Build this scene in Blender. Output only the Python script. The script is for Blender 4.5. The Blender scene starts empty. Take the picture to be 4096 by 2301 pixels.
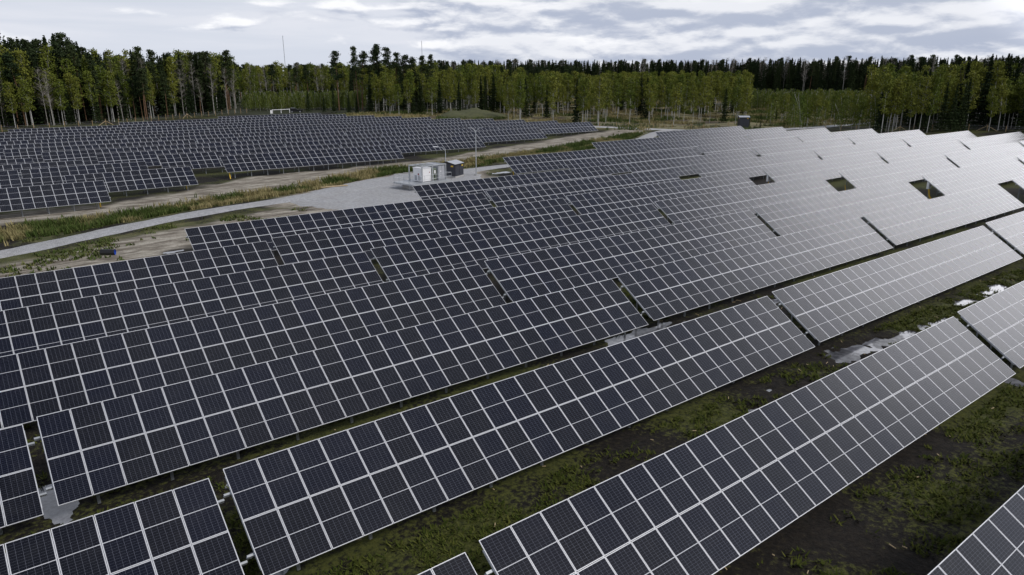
import bpy, math, random
import numpy as np
from mathutils import Matrix, Vector

R = math.radians
random.seed(7)
rng = np.random.default_rng(11)
sc = bpy.context.scene
col = sc.collection

# ------------------------------------------------------------------ camera, sky, sun, exposure
CAM_Z = 14.7
YAW, PITCH = 37.845, 16.8
cd = bpy.data.cameras.new('camera')
cd.sensor_fit = 'HORIZONTAL'
cd.sensor_width = 36.0
cd.lens = 2846.6 / 4096 * 36.0
cd.clip_start, cd.clip_end = 0.5, 6000
cam = bpy.data.objects.new('camera', cd)
cam.location = (0, 0, CAM_Z)
cam.rotation_euler = (R(90 - PITCH), 0, R(-YAW))
col.objects.link(cam)
sc.camera = cam

SUN_AZ, SUN_EL = 150.0, 44.0          # azimuth from +Y (up the rows) towards +X
sun_dir = Vector((math.sin(R(SUN_AZ)) * math.cos(R(SUN_EL)), math.cos(R(SUN_AZ)) * math.cos(R(SUN_EL)), math.sin(R(SUN_EL))))

def build_world():
    w = bpy.data.worlds.new('World')
    sc.world = w
    w.use_nodes = True
    nt = w.node_tree
    nt.nodes.clear()
    N, L = nt.nodes.new, nt.links.new
    def math_(op, a, b=None, c=None, clamp=False):
        n = N('ShaderNodeMath'); n.operation = op; n.use_clamp = clamp
        for i, v in enumerate((a, b, c)):
            if v is None: continue
            if isinstance(v, (int, float)): n.inputs[i].default_value = v
            else: L(v, n.inputs[i])
        return n.outputs[0]
    def smooth(v, lo, hi):
        n = N('ShaderNodeMapRange'); n.interpolation_type = 'SMOOTHSTEP'
        L(v, n.inputs['Value']); n.inputs['From Min'].default_value = lo; n.inputs['From Max'].default_value = hi
        return n.outputs['Result']
    def mixc(f, a, b):
        n = N('ShaderNodeMix'); n.data_type = 'RGBA'
        if isinstance(f, (int, float)): n.inputs['Factor'].default_value = f
        else: L(f, n.inputs['Factor'])
        for s, v in ((6, a), (7, b)):
            if isinstance(v, tuple): n.inputs[s].default_value = (*v, 1)
            else: L(v, n.inputs[s])
        return n.outputs[2]
    tc = N('ShaderNodeTexCoord').outputs['Generated']
    sep = N('ShaderNodeSeparateXYZ'); L(tc, sep.inputs[0])
    dz = sep.outputs['Z']
    def noise(scale, loc, detail=7.0, rough=0.55, dist=0.0):
        m = N('ShaderNodeMapping'); m.inputs['Scale'].default_value = scale; m.inputs['Location'].default_value = loc
        L(tc, m.inputs['Vector'])
        n = N('ShaderNodeTexNoise'); n.inputs['Scale'].default_value = 1.0
        n.inputs['Detail'].default_value = detail; n.inputs['Roughness'].default_value = rough; n.inputs['Distortion'].default_value = dist
        L(m.outputs[0], n.inputs['Vector'])
        return n.outputs['Fac']
    # clouds: long flat banks far off, brighter on their upper edges
    def cnoise(off, seed):
        # billowing lumps: two octaves of rounded noise under finer fluff
        a_ = noise((5.0, 5.0, 27.0), (3.1 + seed, 7.7, 0.2 + off * 27), 2, 0.45, 0.2)
        b_ = noise((17.0, 17.0, 62.0), (1.7, 2.2 + seed, 0.6 + off * 62), 6, 0.58, 0.25)
        return math_('ADD', math_('MULTIPLY', a_, 0.68), math_('MULTIPLY', b_, 0.32))
    n1, n1b = cnoise(0.0, 0.0), cnoise(0.009, 0.0)
    big = noise((2.3, 2.3, 3.0), (9.0, 1.5, 2.0), 2, 0.5)
    # more cumulus towards the brighter half of the sky
    right = N('ShaderNodeVectorMath'); right.operation = 'DOT_PRODUCT'
    L(tc, right.inputs[0]); right.inputs[1].default_value = (math.sin(R(84)), math.cos(R(84)), 0)
    side = smooth(right.outputs['Value'], 0.40, 0.70)
    dens = math_('ADD', n1, math_('MULTIPLY', math_('SUBTRACT', side, 0.70), 0.26))
    dens = math_('ADD', dens, math_('MULTIPLY', math_('SUBTRACT', big, 0.5), 0.12))
    cov = smooth(dens, 0.40, 0.50)
    lit = smooth(math_('MULTIPLY', math_('SUBTRACT', n1, n1b), 1.0), -0.075, 0.085)
    cum = mixc(lit, (0.36, 0.40, 0.50), (0.78, 0.785, 0.81))
    core = smooth(dens, 0.50, 0.66)
    cum = mixc(math_('MULTIPLY', core, 0.3), cum, (0.40, 0.435, 0.52))
    veil = mixc(smooth(noise((3, 3, 40), (5, 3, 1), 5, 0.5, 0.3), 0.35, 0.68), (0.52, 0.555, 0.63), (0.60, 0.62, 0.68))
    cloud = mixc(cov, veil, cum)
    # bright glow added to the unseen eastern sky for the far-right panels to mirror
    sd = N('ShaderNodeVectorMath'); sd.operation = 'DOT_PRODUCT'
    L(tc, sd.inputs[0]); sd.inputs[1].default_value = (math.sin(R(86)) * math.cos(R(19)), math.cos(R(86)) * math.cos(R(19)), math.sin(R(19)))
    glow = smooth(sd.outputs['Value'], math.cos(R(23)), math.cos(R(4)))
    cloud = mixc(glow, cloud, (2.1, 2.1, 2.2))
    sky = N('ShaderNodeTexSky'); sky.sky_type = 'NISHITA'; sky.sun_disc = False
    sky.sun_elevation = R(SUN_EL); sky.sun_rotation = R(SUN_AZ)
    b1 = N('ShaderNodeBackground'); L(sky.outputs[0], b1.inputs['Color']); b1.inputs['Strength'].default_value = 0.05
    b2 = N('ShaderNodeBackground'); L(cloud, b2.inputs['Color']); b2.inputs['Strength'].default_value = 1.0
    # the cloud cover thins out overhead and away from the added glow
    open_ = math_('MULTIPLY', smooth(dz, 0.30, 0.85), math_('SUBTRACT', 0.92, math_('MULTIPLY', smooth(noise((2.6, 2.6, 2.6), (4, 4, 4), 5, 0.55), 0.45, 0.65), 0.35)))
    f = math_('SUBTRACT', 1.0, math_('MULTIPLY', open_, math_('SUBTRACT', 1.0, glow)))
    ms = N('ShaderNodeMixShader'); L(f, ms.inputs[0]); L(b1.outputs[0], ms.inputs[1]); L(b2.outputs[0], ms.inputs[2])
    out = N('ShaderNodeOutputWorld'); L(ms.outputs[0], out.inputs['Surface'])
    w.cycles.sampling_method = 'AUTOMATIC'
build_world()

sd_ = bpy.data.lights.new('sun', 'SUN')
sd_.energy = 1.5
sd_.angle = R(14)
sd_.color = (1.0, 0.965, 0.92)
sun = bpy.data.objects.new('sun', sd_)
sun.rotation_euler = sun_dir.to_track_quat('Z', 'Y').to_euler()
sun.location = (60, -20, 60)
col.objects.link(sun)

vs = sc.view_settings
vs.view_transform = 'Standard'; vs.look = 'None'; vs.gamma = 1.0; vs.exposure = 0.35; vs.use_curve_mapping = False
sc.cycles.max_bounces = 6
sc.cycles.diffuse_bounces = 2
sc.cycles.glossy_bounces = 3
sc.cycles.transparent_max_bounces = 6

# ------------------------------------------------------------------ helpers
def tag(o, label=None, cat=None, group=None, kind=None):
    if label: o['label'] = label
    if cat: o['category'] = cat
    if group: o['group'] = group
    if kind: o['kind'] = kind
    return o

def link(name, data, parent=None, loc=None, rot=None):
    o = bpy.data.objects.new(name, data)
    col.objects.link(o)
    if parent: o.parent = parent
    if loc is not None: o.location = loc
    if rot is not None: o.rotation_euler = rot
    return o

def empty(name, loc, rz=0.0):
    o = link(name, None, None, loc, (0, 0, rz))
    o.empty_display_size = 0.3
    return o

def mesh_np(name, verts, faces, mats=(), midx=None, smooth=False, tint=None):
    """verts (n,3); faces (m,k) with one k for all."""
    verts = np.asarray(verts, np.float32); faces = np.asarray(faces, np.int32)
    me = bpy.data.meshes.new(name)
    m, k = faces.shape
    me.vertices.add(len(verts)); me.vertices.foreach_set('co', verts.ravel())
    me.loops.add(m * k); me.loops.foreach_set('vertex_index', faces.ravel())
    me.polygons.add(m)
    me.polygons.foreach_set('loop_start', np.arange(0, m * k, k, dtype=np.int32))
    me.polygons.foreach_set('loop_total', np.full(m, k, np.int32))
    for mt in mats: me.materials.append(mt)
    if midx is not None: me.polygons.foreach_set('material_index', np.asarray(midx, np.int32))
    me.polygons.foreach_set('use_smooth', np.full(m, smooth))
    if tint is not None:
        a = me.attributes.new('tint', 'FLOAT', 'POINT'); a.data.foreach_set('value', np.asarray(tint, np.float32))
    me.update(calc_edges=True)
    me.validate()
    return me

class MB:
    """collects quads for one mesh"""
    def __init__(s): s.v, s.f, s.m = [], [], []
    def quad(s, a, b, c, d, m=0):
        i = len(s.v); s.v += [tuple(a), tuple(b), tuple(c), tuple(d)]; s.f.append((i, i + 1, i + 2, i + 3)); s.m.append(m)
    def box(s, x0, x1, y0, y1, z0, z1, m=0, M=None):
        i = len(s.v)
        p = [(x0, y0, z0), (x1, y0, z0), (x1, y1, z0), (x0, y1, z0), (x0, y0, z1), (x1, y0, z1), (x1, y1, z1), (x0, y1, z1)]
        if M is not None: p = [tuple(M @ Vector(q)) for q in p]
        s.v += p
        for f in ((0, 3, 2, 1), (4, 5, 6, 7), (0, 1, 5, 4), (1, 2, 6, 5), (2, 3, 7, 6), (3, 0, 4, 7)):
            s.f.append(tuple(i + k for k in f)); s.m.append(m)
        return s
    def bar(s, a, b, w, h=None, m=0):
        """square bar from a to b"""
        a, b = Vector(a), Vector(b); h = h or w
        d = (b - a); L_ = d.length
        q = d.to_track_quat('X', 'Z').to_matrix().to_4x4(); q.translation = a
        return s.box(0, L_, -w / 2, w / 2, -h / 2, h / 2, m, q)
    def tube(s, pts, r, n=6, m=0, cap=True):
        pts = [Vector(p) for p in pts]
        rs = r if isinstance(r, (list, tuple)) else [r] * len(pts)
        base = len(s.v)
        for k, p in enumerate(pts):
            d = (pts[min(k + 1, len(pts) - 1)] - pts[max(k - 1, 0)]).normalized()
            u = d.cross(Vector((0, 0, 1)))
            if u.length < 1e-3: u = Vector((1, 0, 0))
            u.normalize(); w = d.cross(u)
            for j in range(n):
                a = 2 * math.pi * j / n
                s.v.append(tuple(p + (u * math.cos(a) + w * math.sin(a)) * rs[k]))
        for k in range(len(pts) - 1):
            for j in range(n):
                a = base + k * n + j; b = base + k * n + (j + 1) % n
                s.f.append((a, b, b + n, a + n)); s.m.append(m)
        if cap:
            for k in (0, len(pts) - 1):
                c = len(s.v); s.v.append(tuple(pts[k]))
                for j in range(0, n, 2):
                    q = [base + k * n + j, base + k * n + (j + 1) % n, base + k * n + (j + 2) % n]
                    s.f.append((c, *q)); s.m.append(m)
        return s
    def data(s, name, mats, smooth=False):
        return mesh_np(name, s.v, s.f, mats, s.m, smooth)
    def build(s, name, mats, parent=None, loc=None, rot=None, smooth=False):
        return link(name, s.data(name, mats if isinstance(mats, (list, tuple)) else [mats], smooth), parent, loc, rot)

def bevel(o, w=0.01, seg=2):
    b = o.modifiers.new('bevel', 'BEVEL'); b.width = w; b.segments = seg; b.limit_method = 'ANGLE'
    return o

# lattice noise for the terrain
_lat = rng.random((256, 256)).astype(np.float32)
def vnoise(x, y, s=1.0, seed=0):
    x = np.asarray(x, float) * s + seed * 17.3; y = np.asarray(y, float) * s + seed * 9.7
    xi = np.floor(x).astype(int); yi = np.floor(y).astype(int)
    fx = x - xi; fy = y - yi
    fx = fx * fx * (3 - 2 * fx); fy = fy * fy * (3 - 2 * fy)
    g = lambda a, b: _lat[a & 255, b & 255]
    return (g(xi, yi) * (1 - fx) + g(xi + 1, yi) * fx) * (1 - fy) + (g(xi, yi + 1) * (1 - fx) + g(xi + 1, yi + 1) * fx) * fy
def fbm(x, y, s=1.0, o=4, seed=0):
    r = 0; a = 0.5; t = 0
    for k in range(o):
        r = r + a * vnoise(x, y, s * 2.03 ** k, seed + k * 3); t += a; a *= 0.5
    return r / t
def sstep(v, lo, hi):
    t = np.clip((v - lo) / (hi - lo), 0, 1); return t * t * (3 - 2 * t)
def poly_sd(X, Y, poly):
    """signed distance to a polygon, positive inside"""
    P = np.asarray(poly, float)
    d = np.full(X.shape, 1e9); ins = np.zeros(X.shape, bool)
    for (x1, y1), (x2, y2) in zip(P, np.roll(P, -1, 0)):
        ex, ey = x2 - x1, y2 - y1
        t = np.clip(((X - x1) * ex + (Y - y1) * ey) / (ex * ex + ey * ey + 1e-9), 0, 1)
        d = np.minimum(d, np.hypot(X - x1 - t * ex, Y - y1 - t * ey))
        c = ((y1 > Y) != (y2 > Y)) & (X < (x2 - x1) * (Y - y1) / (y2 - y1 + 1e-12) + x1)
        ins ^= c
    return np.where(ins, d, -d)
def line_d(X, Y, pts):
    d = np.full(np.shape(X), 1e9)
    for (x1, y1), (x2, y2) in zip(pts[:-1], pts[1:]):
        ex, ey = x2 - x1, y2 - y1
        t = np.clip(((X - x1) * ex + (Y - y1) * ey) / (ex * ex + ey * ey), 0, 1)
        d = np.minimum(d, np.hypot(X - x1 - t * ex, Y - y1 - t * ey))
    return d

# ------------------------------------------------------------------ materials
class Mat:
    def __init__(s, name):
        s.m = bpy.data.materials.new(name); s.m.use_nodes = True
        s.nt = s.m.node_tree; s.nt.nodes.clear()
        s.out = s.N('ShaderNodeOutputMaterial'); s.b = s.N('ShaderNodeBsdfPrincipled')
        s.nt.links.new(s.b.outputs[0], s.out.inputs['Surface'])
    def N(s, t): return s.nt.nodes.new(t)
    def L(s, a, b): s.nt.links.new(a, b)
    def set(s, **k):
        for n, v in k.items():
            n = {'col': 'Base Color', 'rough': 'Roughness', 'metal': 'Metallic', 'ior': 'IOR', 'spec': 'Specular IOR Level'}.get(n, n)
            i = s.b.inputs[n]
            if hasattr(v, 'is_output') or isinstance(v, bpy.types.NodeSocket): s.L(v, i)
            elif isinstance(v, tuple): i.default_value = (*v, 1) if len(v) == 3 else v
            else: i.default_value = v
        return s
    def math(s, op, a, b=None, clamp=False):
        n = s.N('ShaderNodeMath'); n.operation = op; n.use_clamp = clamp
        for i, v in enumerate((a, b)):
            if v is None: continue
            if isinstance(v, (int, float)): n.inputs[i].default_value = v
            else: s.L(v, n.inputs[i])
        return n.outputs[0]
    def mix(s, f, a, b):
        n = s.N('ShaderNodeMix'); n.data_type = 'RGBA'
        if isinstance(f, (int, float)): n.inputs['Factor'].default_value = f
        else: s.L(f, n.inputs['Factor'])
        for k, v in ((6, a), (7, b)):
            if isinstance(v, tuple): n.inputs[k].default_value = (*v, 1)
            else: s.L(v, n.inputs[k])
        return n.outputs[2]
    def ramp(s, v, lo, hi):
        n = s.N('ShaderNodeMapRange'); n.interpolation_type = 'SMOOTHSTEP'; s.L(v, n.inputs['Value'])
        n.inputs['From Min'].default_value = lo; n.inputs['From Max'].default_value = hi
        return n.outputs['Result']
    def coord(s, kind='Object'): return s.N('ShaderNodeTexCoord').outputs[kind]
    def geo_pos(s): return s.N('ShaderNodeNewGeometry').outputs['Position']
    def noise(s, scale, detail=4, rough=0.55, vec=None, dist=0.0, map_scale=None):
        n = s.N('ShaderNodeTexNoise'); n.inputs['Scale'].default_value = scale
        n.inputs['Detail'].default_value = detail; n.inputs['Roughness'].default_value = rough; n.inputs['Distortion'].default_value = dist
        v = vec if vec is not None else s.coord()
        if map_scale:
            m = s.N('ShaderNodeMapping'); m.inputs['Scale'].default_value = map_scale; s.L(v, m.inputs['Vector']); v = m.outputs[0]
        s.L(v, n.inputs['Vector'])
        return n.outputs['Fac']
    def attr(s, name):
        n = s.N('ShaderNodeAttribute'); n.attribute_name = name; return n.outputs['Fac']
    def rand(s): return s.N('ShaderNodeObjectInfo').outputs['Random']
    def bump(s, h, strength=0.3, dist=0.05):
        n = s.N('ShaderNodeBump'); n.inputs['Strength'].default_value = strength; n.inputs['Distance'].default_value = dist
        s.L(h, n.inputs['Height']); s.L(n.outputs[0], s.b.inputs['Normal']); return s

def simple(name, c, rough=0.6, metal=0.0, var=0.12, scale=6.0, spec=0.5):
    m = Mat(name)
    n = m.noise(scale, 5, 0.6)
    d = tuple(x * (1 - var * 2) for x in c)
    m.set(col=m.mix(n, d, tuple(min(1, x * (1 + var)) for x in c)), rough=rough, metal=metal, spec=spec)
    return m.m

def mat_glass():
    m = Mat('solar_cells')
    sep = m.N('ShaderNodeSeparateXYZ'); m.L(m.coord('Object'), sep.inputs[0])
    x, y = sep.outputs['X'], sep.outputs['Y']
    def grid(v, period, half, off):
        f = m.math('FRACT', m.math('DIVIDE', m.math('ADD', v, off), period))
        d = m.math('MINIMUM', f, m.math('SUBTRACT', 1.0, f))
        return m.math('LESS_THAN', d, half / period)
    px = 0.984 / 6
    gx = grid(x, px, 0.0028, 0.492)
    ay = m.math('ABSOLUTE', y)
    py = 0.8925 / 11
    gy = grid(m.math('SUBTRACT', ay, 0.014), py, 0.0017, 0.0)
    line = m.math('MAXIMUM', gx, gy)
    border = m.math('MAXIMUM', m.math('MAXIMUM', m.math('LESS_THAN', ay, 0.010), m.math('GREATER_THAN', ay, 0.915)),
                    m.math('GREATER_THAN', m.math('ABSOLUTE', x), 0.498))
    r = m.rand()
    cell = m.mix(m.ramp(r, 0.25, 0.75), (0.0028, 0.0034, 0.0105), (0.0042, 0.0040, 0.0066))
    wn = m.N('ShaderNodeTexWhiteNoise'); wn.noise_dimensions = '1D'; m.L(m.math('MULTIPLY', r, 91.7), wn.inputs['W'])
    cell = m.mix(m.math('MULTIPLY', wn.outputs['Value'], 0.3), cell, (0.004, 0.004, 0.006))
    c = m.mix(line, cell, (0.12, 0.125, 0.155))
    c = m.mix(border, c, (0.62, 0.62, 0.64))
    dust = m.noise(1.6, 4, 0.6, vec=m.geo_pos())
    c = m.mix(m.math('MULTIPLY', m.ramp(dust, 0.4, 0.8), 0.02), c, (0.3, 0.29, 0.27))
    m.set(col=c, rough=0.16, ior=1.52, spec=0.5)
    m.b.inputs['Coat Weight'].default_value = 0.0
    return m.m

M = {}
M['glass'] = mat_glass()
M['alu'] = simple('aluminium_frame', (0.78, 0.78, 0.80), 0.42, 0.25, 0.05, 20)
M['back'] = simple('panel_backsheet', (0.45, 0.45, 0.46), 0.7)
M['galv'] = simple('galvanised_steel', (0.52, 0.54, 0.56), 0.45, 0.45, 0.15, 9)
M['post'] = simple('post_steel', (0.33, 0.35, 0.37), 0.5, 0.4, 0.18, 5)
M['white'] = simple('white_paint', (0.82, 0.82, 0.83), 0.45, 0, 0.03, 3)
M['grey'] = simple('light_grey_paint', (0.40, 0.41, 0.44), 0.45, 0, 0.05, 3)
M['anthracite'] = simple('anthracite_cladding', (0.030, 0.033, 0.045), 0.5, 0, 0.15, 4)
M['roof'] = simple('pale_roof_sheet', (0.50, 0.52, 0.55), 0.4, 0.3, 0.1, 3)
M['green'] = simple('sage_green_paint', (0.28, 0.33, 0.25), 0.5, 0, 0.08, 3)
M['darkgreen'] = simple('dark_green_metal', (0.035, 0.05, 0.03), 0.5, 0, 0.1, 3)
M['yellow'] = simple('yellow_plastic', (0.75, 0.48, 0.03), 0.5, 0, 0.08, 8)
M['red'] = simple('red_print', (0.25, 0.01, 0.02), 0.5)
M['black'] = simple('black_plastic', (0.012, 0.012, 0.013), 0.5)
M['blue'] = simple('blue_plastic', (0.03, 0.10, 0.55), 0.45)
M['concrete'] = simple('concrete', (0.42, 0.41, 0.40), 0.85, 0, 0.15, 5)
M['wood'] = simple('weathered_wood', (0.36, 0.25, 0.13), 0.8, 0, 0.2, 7)
M['rawwood'] = simple('raw_timber', (0.50, 0.38, 0.22), 0.8, 0, 0.2, 7)
M['carpaint'] = simple('black_car_paint', (0.012, 0.012, 0.014), 0.18, 0, 0.05, 3, 0.6)
M['carglass'] = simple('car_glass', (0.02, 0.022, 0.026), 0.06, 0, 0.02, 3, 0.6)
M['lens'] = simple('red_lamp_lens', (0.35, 0.01, 0.01), 0.25)
M['lampglass'] = simple('lamp_glass', (0.6, 0.6, 0.62), 0.25)
M['brown'] = simple('rust_brown_paint', (0.20, 0.085, 0.035), 0.7)

# ------------------------------------------------------------------ terrain
def gz(x, y):
    z = -0.007 + 0.00508 * (np.clip(x, -50, 320) - 9.2) - 0.005 * (np.clip(y, -40, 400) - 13.3)
    return z + (np.clip(y, 140, 232) - 140) * 0.015
ROAD = [(-30, 63), (-12, 69), (1.7, 73.6), (4.7, 75.2), (11.9, 79), (20, 82.6), (29, 84.6), (38, 87.3), (46, 88.3), (55, 92), (66, 93.2), (78.9, 94.4), (90, 97.0), (103, 101.5), (115, 107), (128, 114), (138, 120.5), (150, 126)]
PAD = [(36, 89.5), (46, 94.5), (55.2, 97.5), (62, 93.5), (64.5, 92.5), (63, 88), (60, 84), (54, 80), (44, 74.8), (39.5, 69.5), (35.6, 69.3), (32, 76), (30, 83)]
DITCH = [(-25, 76), (2, 83.5), (9, 84.3), (15, 85), (22, 88.2), (30, 91), (37, 91.6)]
DITCH2 = [(39, 93.3), (47, 97.5), (55, 101.5), (63, 99.5), (71, 101.5), (84, 104), (96, 106.5), (119, 116), (138, 121.5)]
SOIL = [(-25, 82), (3, 90), (15, 88.5), (22, 91), (30, 93.5), (38, 95), (47, 101), (60, 105), (72, 107), (86, 111), (98, 113), (120, 118.5), (142, 124.5), (150, 133), (141, 137), (120, 130), (109, 125.5), (86, 117), (66, 110), (36, 110), (26, 103.5), (14, 97), (-30, 95)]
SOIL2 = [(-30, 58), (-12, 64), (2, 70), (12, 74), (22, 78.5), (30, 81), (36, 72), (41, 67), (22, 66.5), (14, 66), (10, 62), (-10, 58)]
PUDDLES = [  # centre x, y, radius along the row, radius across
    (13.6, 14.3, 1.6, 0.75), (16.0, 13.9, 1.3, 0.5), (17.4, 15.0, 1.0, 0.35), (26.9, 16.3, 0.9, 0.35), (29.0, 17.2, 0.8, 0.35),
    (5.6, 17.6, 0.5, 2.4), (8.4, 24.7, 2.3, 0.55), (11.5, 25.3, 1.6, 0.6), (17.0, 25.4, 0.9, 0.35), (19.3, 25.6, 1.5, 0.55),
    (0.7, 27.5, 0.6, 1.8), (28.6, 26.3, 1.8, 0.6), (36.0, 17.9, 0.6, 2.2), (37.2, 17.2, 2.6, 0.9), (41.5, 16.6, 1.7, 0.45), (45.5, 16.2, 1.8, 0.7),
    (51.5, 17.0, 1.6, 0.5), (55.5, 16.8, 2.0, 0.6), (31.3, 26.4, 1.0, 0.6), (34.5, 25.6, 2.0, 0.6), (40.5, 24.9, 2.2, 0.5), (47.0, 24.8, 1.6, 0.5),
    (62.3, 25.0, 1.8, 0.5), (67.0, 24.4, 2.2, 0.6), (75.0, 24.6, 2.0, 0.5), (83.0, 32.5, 2.2, 0.6), (26.3, 34.5, 0.6, 1.6), (22.1, 43.0, 0.5, 1.5),
    (39.2, 11.0, 0.5, 1.8), (88.5, 34.5, 1.6, 0.5), (84.5, 41.6, 1.8, 0.5), (80.0, 49.6, 1.6, 0.6), (66, 88.5, 2.6, 0.8), (18.5, 64.0, 1.5, 0.3), (13.5, 66.0, 1.0, 0.3)]

def relief(X, Y):
    """small bumps, wheel ruts and the hollows that hold water"""
    near = np.exp(-((Y - 20) / 90.0) ** 2)
    r = (fbm(X, Y, 0.9, 4, 2) - 0.5) * 0.16 * near + (fbm(X, Y, 0.12, 3, 5) - 0.5) * 0.25
    wet = np.zeros_like(X)
    for i, (cx, cy, a, b) in enumerate(PUDDLES):
        m = (np.abs(X - cx) < a * 2.2) & (np.abs(Y - cy) < b * 3.2)
        q = ((X[m] - cx) / a) ** 2 + ((Y[m] - cy) / b) ** 2
        q = np.sqrt(q) + (fbm(X[m], Y[m], 1.1, 4, 30 + i) - 0.5) * 2.8
        w_ = sstep(q, 0.95, 0.6)
        wet[m] = np.maximum(wet[m], w_)
    r = np.maximum(r, -0.02) * (1 - wet) + wet * (-0.12)
    dd = np.minimum(line_d(X, Y, DITCH), line_d(X, Y, DITCH2))
    r = r - 0.55 * np.exp(-(dd / 1.3) ** 2)
    dr = line_d(X, Y, ROAD)
    r = r * sstep(dr, 2.0, 4.5) + 0.10 * (1 - sstep(dr, 2.2, 4.5)) - 0.0
    ps = poly_sd(X, Y, PAD)
    pm = sstep(ps, -2.0, 1.0)
    r = r * (1 - pm) + 0.06 * pm
    return r, wet

def axis(parts):
    a = []
    for lo, hi, st in parts: a += list(np.arange(lo, hi, st))
    return np.array(sorted(set(np.round(a, 3))))
xs = axis([(-900, -100, 60), (-100, -20, 8), (-20, -4, 1.0), (-4, 62, 0.21), (62, 100, 0.35), (100, 170, 0.7), (170, 300, 3), (300, 600, 15), (600, 2600, 100)])
ys = axis([(-600, -60, 60), (-60, -4, 6), (-4, 8, 0.6), (8, 36, 0.2), (36, 66, 0.4), (66, 128, 0.35), (128, 160, 0.8), (160, 300, 3), (300, 700, 20), (700, 3200, 100)])
X, Y = np.meshgrid(xs, ys)
rel, WET = relief(X, Y)
Z = gz(X, Y) + rel
nx, ny = len(xs), len(ys)
idx = np.arange(nx * ny).reshape(ny, nx)
gf = np.stack([idx[:-1, :-1], idx[:-1, 1:], idx[1:, 1:], idx[1:, :-1]], -1).reshape(-1, 4)

soil = sstep(np.maximum(poly_sd(X, Y, SOIL), poly_sd(X, Y, SOIL2)) + (fbm(X, Y, 0.25, 4, 8) - 0.5) * 5, -1.0, 1.2)
soil = np.maximum(soil, sstep(poly_sd(X, Y, PAD) + (fbm(X, Y, 0.4, 3, 9) - 0.5) * 3, -3, 0.0))
grassy = sstep(2.6 - np.minimum(line_d(X, Y, DITCH), line_d(X, Y, DITCH2)) + (fbm(X, Y, 0.5, 3, 4) - 0.5) * 2.5, -0.6, 0.8)
grassy = np.maximum(grassy, sstep(1.2 - np.abs(line_d(X, Y, ROAD) - 3.6) + (fbm(X, Y, 0.35, 3, 14) - 0.62) * 5, -0.4, 0.6) * 0.9)
MEADOW = [(146, 128), (175, 108), (235, 98), (330, 110), (420, 230), (300, 300), (215, 270), (160, 235), (120, 238), (92, 232), (88, 224), (118, 168), (136, 146)]
meadow = sstep(poly_sd(X, Y, MEADOW) + (fbm(X, Y, 0.05, 3, 21) - 0.5) * 14, -3, 6)
wood = sstep(np.hypot(X, Y) + (fbm(X, Y, 0.04, 2, 3) - 0.5) * 20, 262, 280) * (1 - meadow)
mossy = fbm(X, Y, 0.22, 4, 12)

gm = Mat('ground_peat')
pos = gm.geo_pos()
n1 = gm.noise(0.8, 8, 0.62, vec=pos); n2 = gm.noise(5.0, 6, 0.65, vec=pos); n3 = gm.noise(0.12, 4, 0.5, vec=pos)
peat = gm.mix(gm.ramp(n2, 0.35, 0.7), (0.006, 0.0045, 0.003), (0.020, 0.015, 0.010))
moss = gm.mix(gm.ramp(n2, 0.3, 0.7), (0.028, 0.034, 0.006), (0.085, 0.090, 0.018))
mf = gm.math('MULTIPLY', gm.ramp(gm.math('ADD', gm.attr('moss'), gm.math('MULTIPLY', gm.math('SUBTRACT', n2, 0.5), 0.9)), 0.42, 0.62), 0.9)
c = gm.mix(mf, peat, moss)
c = gm.mix(gm.attr('grass'), c, gm.mix(gm.ramp(n1, 0.3, 0.7), (0.05, 0.062, 0.02), (0.15, 0.135, 0.06)))
st = gm.noise(0.5, 6, 0.6, vec=pos, map_scale=(0.6, 2.2, 1.0), dist=0.6)
soilc = gm.mix(gm.ramp(st, 0.36, 0.66), (0.15, 0.125, 0.095), (0.46, 0.42, 0.35))
soilc = gm.mix(gm.math('MULTIPLY', gm.ramp(n2, 0.4, 0.75), 0.55), soilc, (0.085, 0.068, 0.05))
c = gm.mix(gm.attr('soil'), c, soilc)
mead = gm.mix(gm.ramp(n1, 0.33, 0.66), (0.075, 0.085, 0.03), (0.32, 0.27, 0.15))
mead = gm.mix(gm.ramp(n3, 0.45, 0.62), mead, (0.10, 0.075, 0.05))
c = gm.mix(gm.attr('meadow'), c, mead)
c = gm.mix(gm.attr('wood'), c, (0.030, 0.034, 0.014))
c = gm.mix(gm.attr('wet'), c, (0.015, 0.012, 0.009))
gm.set(col=c, rough=0.92, spec=0.25)
gm.bump(gm.math('ADD', n2, gm.math('MULTIPLY', n1, 1.5)), 0.7, 0.12)
gme = mesh_np('ground', np.stack([X, Y, Z], -1).reshape(-1, 3), gf, [gm.m], smooth=True)
for nme, arr in (('soil', soil), ('grass', grassy), ('meadow', meadow), ('wood', wood), ('moss', mossy), ('wet', WET)):
    a = gme.attributes.new(nme, 'FLOAT', 'POINT'); a.data.foreach_set('value', arr.astype(np.float32).ravel())
ground = link('ground', gme); ground['kind'] = 'structure'

def gh(x, y):
    """ground height with relief at points"""
    x = np.atleast_1d(np.asarray(x, float)); y = np.atleast_1d(np.asarray(y, float))
    return gz(x, y) + relief(x, y)[0]

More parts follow.
